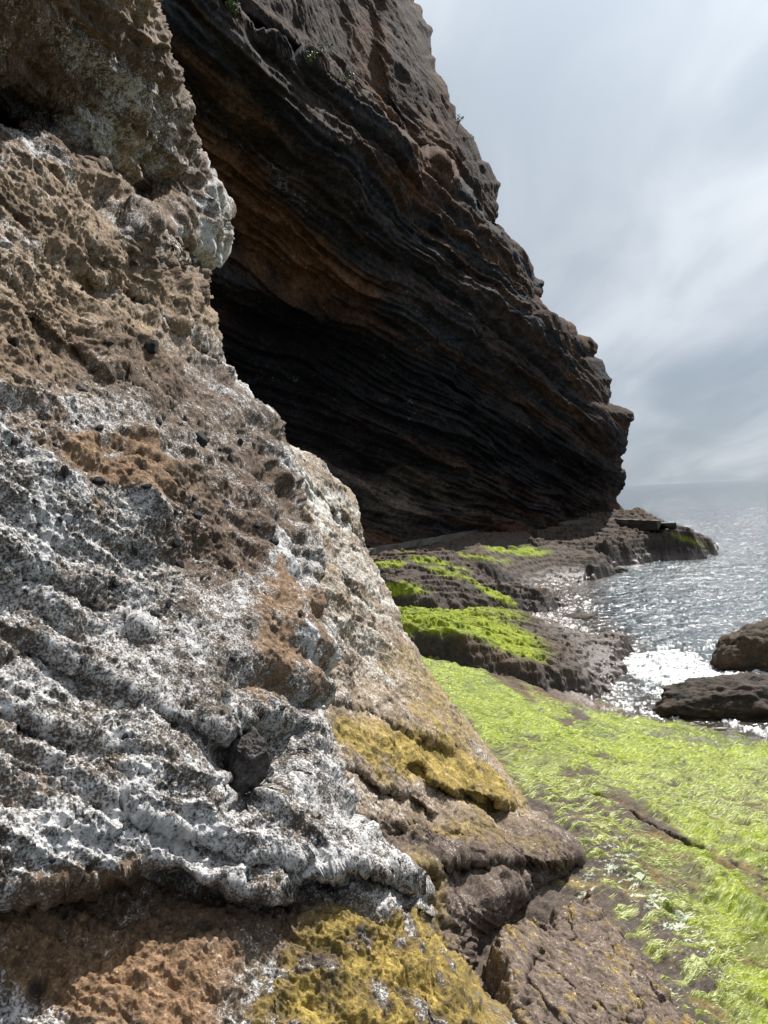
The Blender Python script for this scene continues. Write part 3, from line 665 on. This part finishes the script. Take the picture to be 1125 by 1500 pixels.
def green_ledge(blobs, base=shb, under=shd, gq=green*.66):
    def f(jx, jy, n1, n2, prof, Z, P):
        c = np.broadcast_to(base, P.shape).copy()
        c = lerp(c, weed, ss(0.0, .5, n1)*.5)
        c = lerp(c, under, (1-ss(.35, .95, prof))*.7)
        g = blob(jx, jy, blobs)*1.5*ss(-.75, -.1, n2+.3*n1)
        gc = lerp(np.broadcast_to(gq, P.shape), greend, ss(-.1, .5, n1-n2*.5)*.6)
        c = lerp(c, gc, np.clip(g, 0, 1)*ss(.1, .5, prof))
        c = lerp(c, pinkb, (1-ss(.1, .45, Z))*.5)
        return c, -0.35+0.3*n2+0*n1
    return f
G = 'wave worn rock ledges stepping down to the sea'
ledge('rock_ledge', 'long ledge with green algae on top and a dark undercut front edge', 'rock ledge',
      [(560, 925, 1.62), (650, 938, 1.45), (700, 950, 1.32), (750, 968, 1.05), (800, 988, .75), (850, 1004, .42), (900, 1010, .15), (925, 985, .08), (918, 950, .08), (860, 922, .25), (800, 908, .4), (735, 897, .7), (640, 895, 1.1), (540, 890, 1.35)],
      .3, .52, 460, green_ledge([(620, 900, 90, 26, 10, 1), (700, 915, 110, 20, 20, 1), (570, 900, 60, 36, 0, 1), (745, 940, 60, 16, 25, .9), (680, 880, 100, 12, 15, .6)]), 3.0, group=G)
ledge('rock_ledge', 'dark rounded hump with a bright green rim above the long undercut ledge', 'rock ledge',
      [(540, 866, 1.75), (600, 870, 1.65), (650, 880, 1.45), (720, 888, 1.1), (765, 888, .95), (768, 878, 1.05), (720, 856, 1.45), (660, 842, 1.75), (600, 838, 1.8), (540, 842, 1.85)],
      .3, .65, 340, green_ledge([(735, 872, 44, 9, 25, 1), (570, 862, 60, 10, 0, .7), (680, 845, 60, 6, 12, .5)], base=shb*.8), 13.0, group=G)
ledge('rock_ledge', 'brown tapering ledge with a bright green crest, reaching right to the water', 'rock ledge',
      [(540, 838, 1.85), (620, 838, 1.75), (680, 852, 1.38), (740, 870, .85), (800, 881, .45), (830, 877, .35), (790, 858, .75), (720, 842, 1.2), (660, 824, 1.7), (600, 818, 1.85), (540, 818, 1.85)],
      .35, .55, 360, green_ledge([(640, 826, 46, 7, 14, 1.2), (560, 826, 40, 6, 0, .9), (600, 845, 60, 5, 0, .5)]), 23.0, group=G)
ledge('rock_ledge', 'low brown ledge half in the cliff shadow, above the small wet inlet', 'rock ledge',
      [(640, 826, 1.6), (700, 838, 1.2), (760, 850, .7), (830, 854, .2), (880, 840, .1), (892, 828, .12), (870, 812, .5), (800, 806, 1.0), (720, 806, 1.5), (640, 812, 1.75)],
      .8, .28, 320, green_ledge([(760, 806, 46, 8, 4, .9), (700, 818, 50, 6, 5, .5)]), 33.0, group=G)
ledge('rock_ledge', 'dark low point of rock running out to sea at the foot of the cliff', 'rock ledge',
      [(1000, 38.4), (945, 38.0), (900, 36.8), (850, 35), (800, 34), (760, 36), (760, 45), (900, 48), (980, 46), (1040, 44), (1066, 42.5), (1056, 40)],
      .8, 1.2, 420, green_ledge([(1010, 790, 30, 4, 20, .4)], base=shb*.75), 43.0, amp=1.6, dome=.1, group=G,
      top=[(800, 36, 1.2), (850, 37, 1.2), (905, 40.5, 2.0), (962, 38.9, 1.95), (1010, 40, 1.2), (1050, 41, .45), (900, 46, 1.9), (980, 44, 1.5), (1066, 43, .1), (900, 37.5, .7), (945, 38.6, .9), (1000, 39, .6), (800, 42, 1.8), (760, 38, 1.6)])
# near brown block at the foot of the lichen rock
def block_col(jx, jy, n1, n2, prof, Z, P):
    c = np.broadcast_to(np.array([.15, .112, .088]), P.shape).copy()
    c = lerp(c, shd, (1-ss(.3, .9, prof))*.5)
    c = lerp(c, np.array([.30, .20, .03]), ss(.15, .5, n2+.3*n1)*.55)
    return c, -0.05+.3*n2+.1*n1
ledge('rock_block', 'cracked dark brown rock block between the yellow lichen and the green algae', 'rock block',
      [(692, 1345, 2.28), (730, 1322, 2.2), (800, 1296, 2.05), (862, 1275, 1.95), (920, 1330, 1.93), (980, 1400, 1.9), (1060, 1520, 1.85), (1120, 1680, 1.8), (800, 1680, 2.3), (730, 1540, 2.32), (700, 1450, 2.32)],
      .16, .5, 460, block_col, 53.0, amp=.30, dome=.03, mat=M_rib, jit=.6)

# ================================================================== SEA
nS, mS = 900, 760
az2 = np.linspace(math.radians(2), math.radians(42), nS)
lr2 = np.concatenate([np.linspace(math.log(7.0), math.log(150), mS-60), np.linspace(math.log(152), math.log(20000), 60)])
A2, L2_ = np.meshgrid(az2, lr2); SX, SY = np.exp(L2_)*np.sin(A2), np.exp(L2_)*np.cos(A2); S0 = xyz0(SX, SY); R2 = np.exp(L2_)
hb = base_h(SX, SY); hb = np.where(R2 > 48, -2, hb)
fade = 1-ss(60, 160, R2)
w1 = fbm(S0*np.array([.35, .8, 1]), 1.0, 3, .5, off=5); w2 = fbm(S0*np.array([1.0, 1.8, 1]), 1.6, 3, .5, off=15)
calm = ss(-.05, -.7, hb)*0.7+.3
SZ = fade*calm*(0.09*w1+0.05*(1-np.abs(w2)*2.2)+0.02*fbm(S0, 4.5, 2, off=25))
BOULD = [((1085, 988), 15.2, 'a'), ((1060, 1050), 12.4, 'b')]
sea_n = fbm(S0, 1.1, 4, .6, off=35); sea_f = fbm(S0, 5.0, 4, .65, off=45)
qx, qy, _ = proj(np.stack([SX, SY, 0*SX], -1))
foam = blob(qx+26*sea_n, qy+10*sea_n, [(985, 985, 80, 30, 8, 1.05), (1085, 998, 90, 18, 0, 1.1), (960, 1010, 50, 16, 10, .6), (1000, 960, 60, 14, 10, .5), (900, 1020, 50, 20, 20, .45), (905, 940, 50, 30, 40, .35), (1125, 1075, 70, 8, 15, .7),
            (960, 1050, 60, 8, 15, .5), (850, 885, 50, 14, 20, .4), (880, 838, 50, 6, 0, .4), (950, 822, 70, 3, 0, .45)])
shore = ss(-.40, -.02, hb)*.17
foam = np.clip(foam+shore, 0, 1)
fo = ss(.46, .80, foam*.85+.6*sea_f+.25*sea_n-.02)*ss(.12, .35, foam)
SZ += fo*.035*(1+sea_f)
PS = np.stack([SX, SY, SZ], -1)
def sea_material():
    M = bpy.data.materials.new('sea_water'); M.use_nodes = True; t = M.node_tree; t.nodes.clear()
    geo = N(t, 'ShaderNodeNewGeometry'); pos = geo.outputs['Position']
    f = N(t, 'ShaderNodeAttribute', attribute_name='foam'); s = N(t, 'ShaderNodeAttribute', attribute_name='shallow')
    mp1 = N(t, 'ShaderNodeMapping'); t.links.new(pos, mp1.inputs[0]); mp1.inputs['Scale'].default_value = (.6, 1.1, 1)
    b1 = noise_n(t, mp1.outputs[0], 2.2, 4, .6); b2 = noise_n(t, mp1.outputs[0], .35, 4, .6); b3 = noise_n(t, pos, 9.0, 3, .6)
    h = mathn(t, 'ADD', mathn(t, 'MULTIPLY', b1, .20), mathn(t, 'MULTIPLY', b2, .35)); h = mathn(t, 'ADD', h, mathn(t, 'MULTIPLY', b3, .035))
    b = N(t, 'ShaderNodeBump'); b.inputs['Strength'].default_value = 1.0; b.inputs['Distance'].default_value = .9; t.links.new(h, b.inputs['Height'])
    fn = noise_n(t, pos, 14, 4, .7); ff = mathn(t, 'MULTIPLY', f.outputs['Fac'], ramp(t, fn, [(.36, .0), (.52, 1.0)], 'LINEAR'))
    base = mixc(t, s.outputs['Fac'], (.060, .074, .082), (.04, .029, .02)); base = mixc(t, ff, base, (.78, .80, .80))
    p = N(t, 'ShaderNodeBsdfPrincipled'); t.links.new(base, p.inputs['Base Color']); L(t, b, 0, p, 'Normal'); p.inputs['IOR'].default_value = 1.333
    t.links.new(mathn(t, 'MULTIPLY_ADD', ff, .75, .10), p.inputs['Roughness'])
    o = N(t, 'ShaderNodeOutputMaterial'); L(t, p, 0, o, 0); return M
sea = grid_mesh('sea', PS, sea_material(), {'foam': fo, 'shallow': ss(-.6, 0, hb)})
tag(sea, 'grey rippled sea glittering under the veiled sun', 'sea', kind='structure')
# wide sea bed / ocean sheet so that the water goes on to the sides
def disc(name, r, z, mat, x0=0, y0=0):
    bm = bmesh.new(); bmesh.ops.create_circle(bm, cap_ends=True, segments=96, radius=r); me = bpy.data.meshes.new(name); bm.to_mesh(me); bm.free()
    o = link(name, me, mat); o.location = (x0, y0, z); return o
M_deep = bpy.data.materials.new('deep_water'); M_deep.use_nodes = True
_t = M_deep.node_tree; _p = _t.nodes['Principled BSDF']; _p.inputs['Base Color'].default_value = (.03, .045, .05, 1); _p.inputs['Roughness'].default_value = .25
_n = noise_n(_t, None, 30, 3, .5); _b = N(_t, 'ShaderNodeBump'); _b.inputs['Distance'].default_value = .5; _t.links.new(_n, _b.inputs['Height']); L(_t, _b, 0, _p, 'Normal')
ob_ = disc('ocean', 24000, -1.6, M_deep); tag(ob_, 'open ocean beyond the shore', 'ocean', kind='structure')

# ================================================================== BOULDERS IN THE WATER
def ico(sub=5):
    bm = bmesh.new(); bmesh.ops.create_icosphere(bm, subdivisions=sub, radius=1.0); me = bpy.data.meshes.new('t'); bm.to_mesh(me); bm.free(); return me
def boulder(name, label, cat, c, size, rz, seed, colr, mat, sub=6, ang=0.0, sharp=.25, group=None, fq=1.2, parent=None, rough_amp=.09, tilt=(0, 0)):
    me = ico(sub); n = len(me.vertices); v = np.zeros(n*3, np.float32); me.vertices.foreach_get('co', v); v = v.reshape(-1, 3).astype(float)
    u = v/np.linalg.norm(v, axis=1)[:, None]
    r = 1+sharp*fbm(u, fq, 3, .5, off=seed)
    if ang > 0:   # planar facets: cut by random planes
        g = np.random.default_rng(int(seed*10)); k = g.normal(size=(9, 3)); k /= np.linalg.norm(k, axis=1)[:, None]
        for kk in k:
            dt = u@kk; lim = g.uniform(.62, .85); r = np.where(dt*r > lim, lim/np.maximum(dt, .01), r)
    v = u*r[:, None]*np.array(size)
    s = float(np.mean(size))
    v += u*(rough_amp*s*(fbm(v, 3.0/s, 4, .6, off=seed+3)+.5*ridged(v, 8.0/s, 3, .6, off=seed)))[:, None]
    me.vertices.foreach_set('co', v.astype(np.float32).ravel()); me.polygons.foreach_set('use_smooth', np.full(len(me.polygons), ang == 0 or sub > 3)); me.update()
    nn = fbm(v, 2.5/s, 4, .6, off=seed+9)
    cc_ = lerp(np.broadcast_to(np.array(colr), v.shape), np.array(colr)*.35, ss(-.1, .5, nn))
    a = me.attributes.new('col', 'FLOAT_COLOR', 'POINT'); a.data.foreach_set('color', np.concatenate([cc_, np.ones((n, 1))], 1).astype(np.float32).ravel())
    a = me.attributes.new('salt', 'FLOAT', 'POINT'); a.data.foreach_set('value', np.full(n, -.35, np.float32))
    a = me.attributes.new('wet', 'FLOAT', 'POINT'); a.data.foreach_set('value', np.full(n, .08, np.float32))
    o = link(name, me, mat, parent); o.location = c; o.rotation_euler = (tilt[0], tilt[1], rz); me.name = name
    if cat: tag(o, label, cat, group)
    return o
M_bould = rock_material('boulder_rock', 0.4, bump=.8, bdist=.03, speck=.3, wet=True)
bc = (.062, .037, .017)
p = at_z(1118, 985, 0.0); boulder('sea_boulder', 'tall rounded brown boulder in foam, farther of two boulders in the sea', 'boulder', (p[0]+.36, p[1]+.5, .2), (1.16, .8, .68), .2, 3.3, bc, M_bould, group='boulders standing in the sea')
p = at_z(1085, 1040, 0.0); boulder('sea_boulder', 'long low dark boulder in the sea, nearer to the algae shelf', 'boulder', (p[0]+.28, p[1]+.1, .02), (1.68, .72, .46), -.12, 8.1, (.042, .026, .014), M_bould, group='boulders standing in the sea')
p = at_z(1130, 1288, 1.2); boulder('shelf_stone', 'small brown stone on the green algae at the right edge', 'stone', (p[0]+.02, p[1], p[2]-.02), (.12, .1, .06), .4, 5.5, (.16, .10, .07), M_rib, sub=5)
for (a, b, z, sz, sx, lab) in [(905, 838, .05, .35, 1.3, 'small wet rock in the inlet under the cliff shadow'), (845, 905, -.02, .3, 1.6, 'small dark rock awash beside the long ledge')]:
    p = at_z(a, b, 0); boulder('wet_rock', lab, 'rock', (p[0], p[1], z), (sz*sx, sz, sz*.5), .3, a*.01, (.07, .05, .035), M_bould, sub=5)

# ================================================================== CONCRETE PATH
def concrete():
    M = bpy.data.materials.new('concrete'); M.use_nodes = True; t = M.node_tree; t.nodes.clear()
    geo = N(t, 'ShaderNodeNewGeometry'); n1 = noise_n(t, geo.outputs['Position'], .8, 6, .65); n2 = noise_n(t, geo.outputs['Position'], 12, 4, .6)
    c = ramp(t, n1, [(.3, (.06, .052, .045)), (.55, (.11, .098, .085)), (.75, (.17, .155, .135))], 'LINEAR'); c = mixc(t, .5, c, ramp(t, n2, [(.3, .6), (.7, 1.3)], 'LINEAR'), 'MULTIPLY')
    b = N(t, 'ShaderNodeBump'); b.inputs['Distance'].default_value = .03; t.links.new(n2, b.inputs['Height'])
    p = N(t, 'ShaderNodeBsdfPrincipled'); t.links.new(c, p.inputs['Base Color']); L(t, b, 0, p, 'Normal'); p.inputs['Roughness'].default_value = .9
    o = N(t, 'ShaderNodeOutputMaterial'); L(t, p, 0, o, 0); return M
M_con = concrete()
line = [(500, 812, 2.04), (540, 805, 2.04), (594, 795, 2.05), (649, 786, 2.06), (728, 772, 2.08), (780, 767, 2.10), (828, 764, 2.1), (870, 762, 2.1), (905, 760, 2.1), (962, 763, 2.08)]
cpts = np.array([at_z(a, b, z) for a, b, z in line])
tt = np.linspace(0, len(line)-1, 90); CPX = np.stack([np.interp(tt, range(len(line)), cpts[:, k]) for k in range(3)], -1)
k_ = np.ones(9)/9
for k in range(2): CPX[4:-4, k] = np.convolve(CPX[:, k], k_, 'valid')
CPX[:, 2] += .02*np.sin(tt*2.1)
tg = np.gradient(CPX[:, :2], axis=0); tg /= np.linalg.norm(tg, axis=1)[:, None]; nrm = np.stack([-tg[:, 1], tg[:, 0]], -1)  # towards the cliff
secs = [(0.06, -.5), (0.03, -.25), (0, -.22), (0, 0.0), (.03, .012), (.26, .012), (.28, 0), (.29, -.12), (1.1, -.14), (1.15, -.5)]
PP = np.zeros((90, len(secs), 3))
for i, (o_, z_) in enumerate(secs):
    PP[:, i, :2] = CPX[:, :2]+nrm*(o_+.03*rng.normal(size=(90, 1))); PP[:, i, 2] = CPX[:, 2]+z_+.015*rng.normal(size=90)
pth = grid_mesh('path', PP, M_con, smooth=False)
bm = bmesh.new(); bm.from_mesh(pth.data)
ends = [e for e in bm.edges if e.is_boundary]; bmesh.ops.holes_fill(bm, edges=ends, sides=0); bmesh.ops.recalc_face_normals(bm, faces=bm.faces); bm.to_mesh(pth.data); bm.free()
tag(pth, 'narrow concrete walkway with a low outer kerb along the cliff foot', 'path', kind='structure')

# ================================================================== STONES SET IN THE NEAR FACE
visA = (slice(None), slice(0, 640))
ax_, ay_, _ = proj(PA[visA].reshape(-1, 3)); PAf = PA[visA].reshape(-1, 3); nAf = nA[visA].reshape(-1, 3)
def surf(px, py):
    k = np.argmin((ax_-px)**2+(ay_-py)**2); return PAf[k], nAf[k]
M_clast = rock_material('dark_stone', 3.0, bump=.5, bdist=.004, speck=.25)
stones = [(220, 510, 12), (55, 527, 10), (295, 643, 12), (353, 648, 7), (400, 714, 9), (143, 706, 10), (213, 714, 7), (94, 690, 8), (80, 650, 5), (285, 757, 11), (256, 793, 11), (262, 826, 9), (197, 804, 9), (400, 793, 9),
          (336, 673, 8), (405, 683, 7), (120, 575, 8), (146, 628, 7), (112, 618, 6), (19, 646, 5), (50, 734, 5), (88, 760, 6), (170, 855, 8), (224, 900, 8), (246, 887, 6), (387, 874, 7), (439, 898, 7), (341, 966, 6),
          (20, 505, 9), (157, 503, 8), (230, 620, 8), (452, 830, 6), (375, 770, 5), (65, 905, 6), (120, 968, 6), (35, 850, 5), (300, 1085, 7), (255, 1062, 7), (412, 1038, 5), (183, 1079, 5), (78, 1262, 5), (140, 880, 5)]
meshes = []
for i in range(6):
    o = boulder('embedded_stone', None, None, (0, 0, 0), (1, .8, .7), 0, 20+i*1.7, (.040, .040, .043), M_clast, sub=3, ang=1, sharp=.2, rough_amp=.04); meshes.append(o.data); bpy.data.objects.remove(o)
for k in range(38):
    stones.append((random.uniform(5, 440), random.uniform(420, 1250), random.uniform(2.5, 5)))
cov = interp([(y, x) for x, y in contA], np.array([s[1] for s in stones]))
for (sx, sy, rp), xr_ in zip(stones, cov):
    if sx > xr_-14 or len([c for c in rockA.children]) >= 90: continue
    p, n = surf(sx, sy); d = np.linalg.norm(p-EYE); r = rp*1.2/FPX*d
    o = bpy.data.objects.new('embedded_stone', random.choice(meshes)); C.objects.link(o); o.parent = rockA
    o.location = p+n*r*random.uniform(-.15, .25); o.scale = (r*random.uniform(.7, 1.2), r*random.uniform(.6, 1.1), r*random.uniform(.6, 1.1)); o.rotation_euler = (random.uniform(0, 6), random.uniform(0, 6), random.uniform(0, 6))
p, n = surf(340, 1130); d = np.linalg.norm(p-EYE)
o = boulder('embedded_stone', None, None, p+n*.055, (.062, .056, .092), .5, 71.3, (.095, .085, .080), M_clast, sub=6, ang=1, sharp=.3, rough_amp=.13, parent=rockA, tilt=(.1, .35))
o['label'] = 'largest dark angular stone wedged in the hollow'

# ================================================================== CLIFF PLANTS
M_leaf = bpy.data.materials.new('leaf'); M_leaf.use_nodes = True
_t = M_leaf.node_tree; _p = _t.nodes['Principled BSDF']; _n = noise_n(_t, None, 40, 3, .5)
_t.links.new(ramp(_t, _n, [(.3, (.05, .09, .02)), (.7, (.13, .17, .05))], 'LINEAR'), _p.inputs['Base Color']); _p.inputs['Roughness'].default_value = .6
cx_, cy_, _ = proj(PC[:, :760].reshape(-1, 3)); PCf = PC[:, :760].reshape(-1, 3)
def plant(px, py, size, nleaf, label, seed, upk=1.0):
    g = np.random.default_rng(seed); k = np.argmin((cx_-px)**2+(cy_-py)**2); p = PCf[k]
    root = bpy.data.objects.new('cliff_plant', None); C.objects.link(root); root.location = p; tag(root, label, 'plant', 'plants growing on the cliff')
    bs, bl = bmesh.new(), bmesh.new()
    out = (EYE-p); out[2] = 0; out /= np.linalg.norm(out)
    for s in range(6):
        dr = out*g.uniform(.2, 1)+np.array([g.normal(0, .5), g.normal(0, .3), upk*g.uniform(.3, 1.2)]); dr /= np.linalg.norm(dr)
        e = dr*size*g.uniform(.6, 1)
        w = size*.02
        vs = [bs.verts.new(Vector(q)) for q in ((-w, 0, 0), (w, 0, 0), (0, w, 0))]+[bs.verts.new(Vector(e))]
        for a, b_, c in ((0, 1, 3), (1, 2, 3), (2, 0, 3)): bs.faces.new((vs[a], vs[b_], vs[c]))
        for q in range(nleaf):
            b0 = Vector(e*g.uniform(.3, 1.05)); dl = Vector(g.normal(size=3)); dl.normalize(); sd2 = dl.cross(Vector(g.normal(size=3))); sd2.normalize()
            ln = size*g.uniform(.12, .26); vv = [bl.verts.new(b0), bl.verts.new(b0+dl*ln*.5+sd2*ln*.22), bl.verts.new(b0+dl*ln), bl.verts.new(b0+dl*ln*.5-sd2*ln*.22)]
            bl.faces.new(vv)
    for nm, b_ in (('stem', bs), ('foliage', bl)):
        me = bpy.data.meshes.new(nm); b_.to_mesh(me); b_.free(); o = link(nm, me, M_leaf, root)
plant(332, 4, .75, 40, 'leafy green plant hanging at the top edge of the cliff, beside the near rock', 1)
plant(344, 22, .45, 30, 'small green tuft just below the larger plant on the cliff', 2)
plant(474, 88, .7, 12, 'thin grey twiggy shrub on the pale ledge of the cliff', 3)
plant(450, 96, .5, 24, 'low grey green shrub on the cliff ledge, left of the twiggy one', 4)
plant(505, 124, .5, 24, 'low shrub at the lower end of the pale cliff ledge', 5)
plant(672, 182, .5, 16, 'tiny plant on the cliff skyline against the clouds', 6)
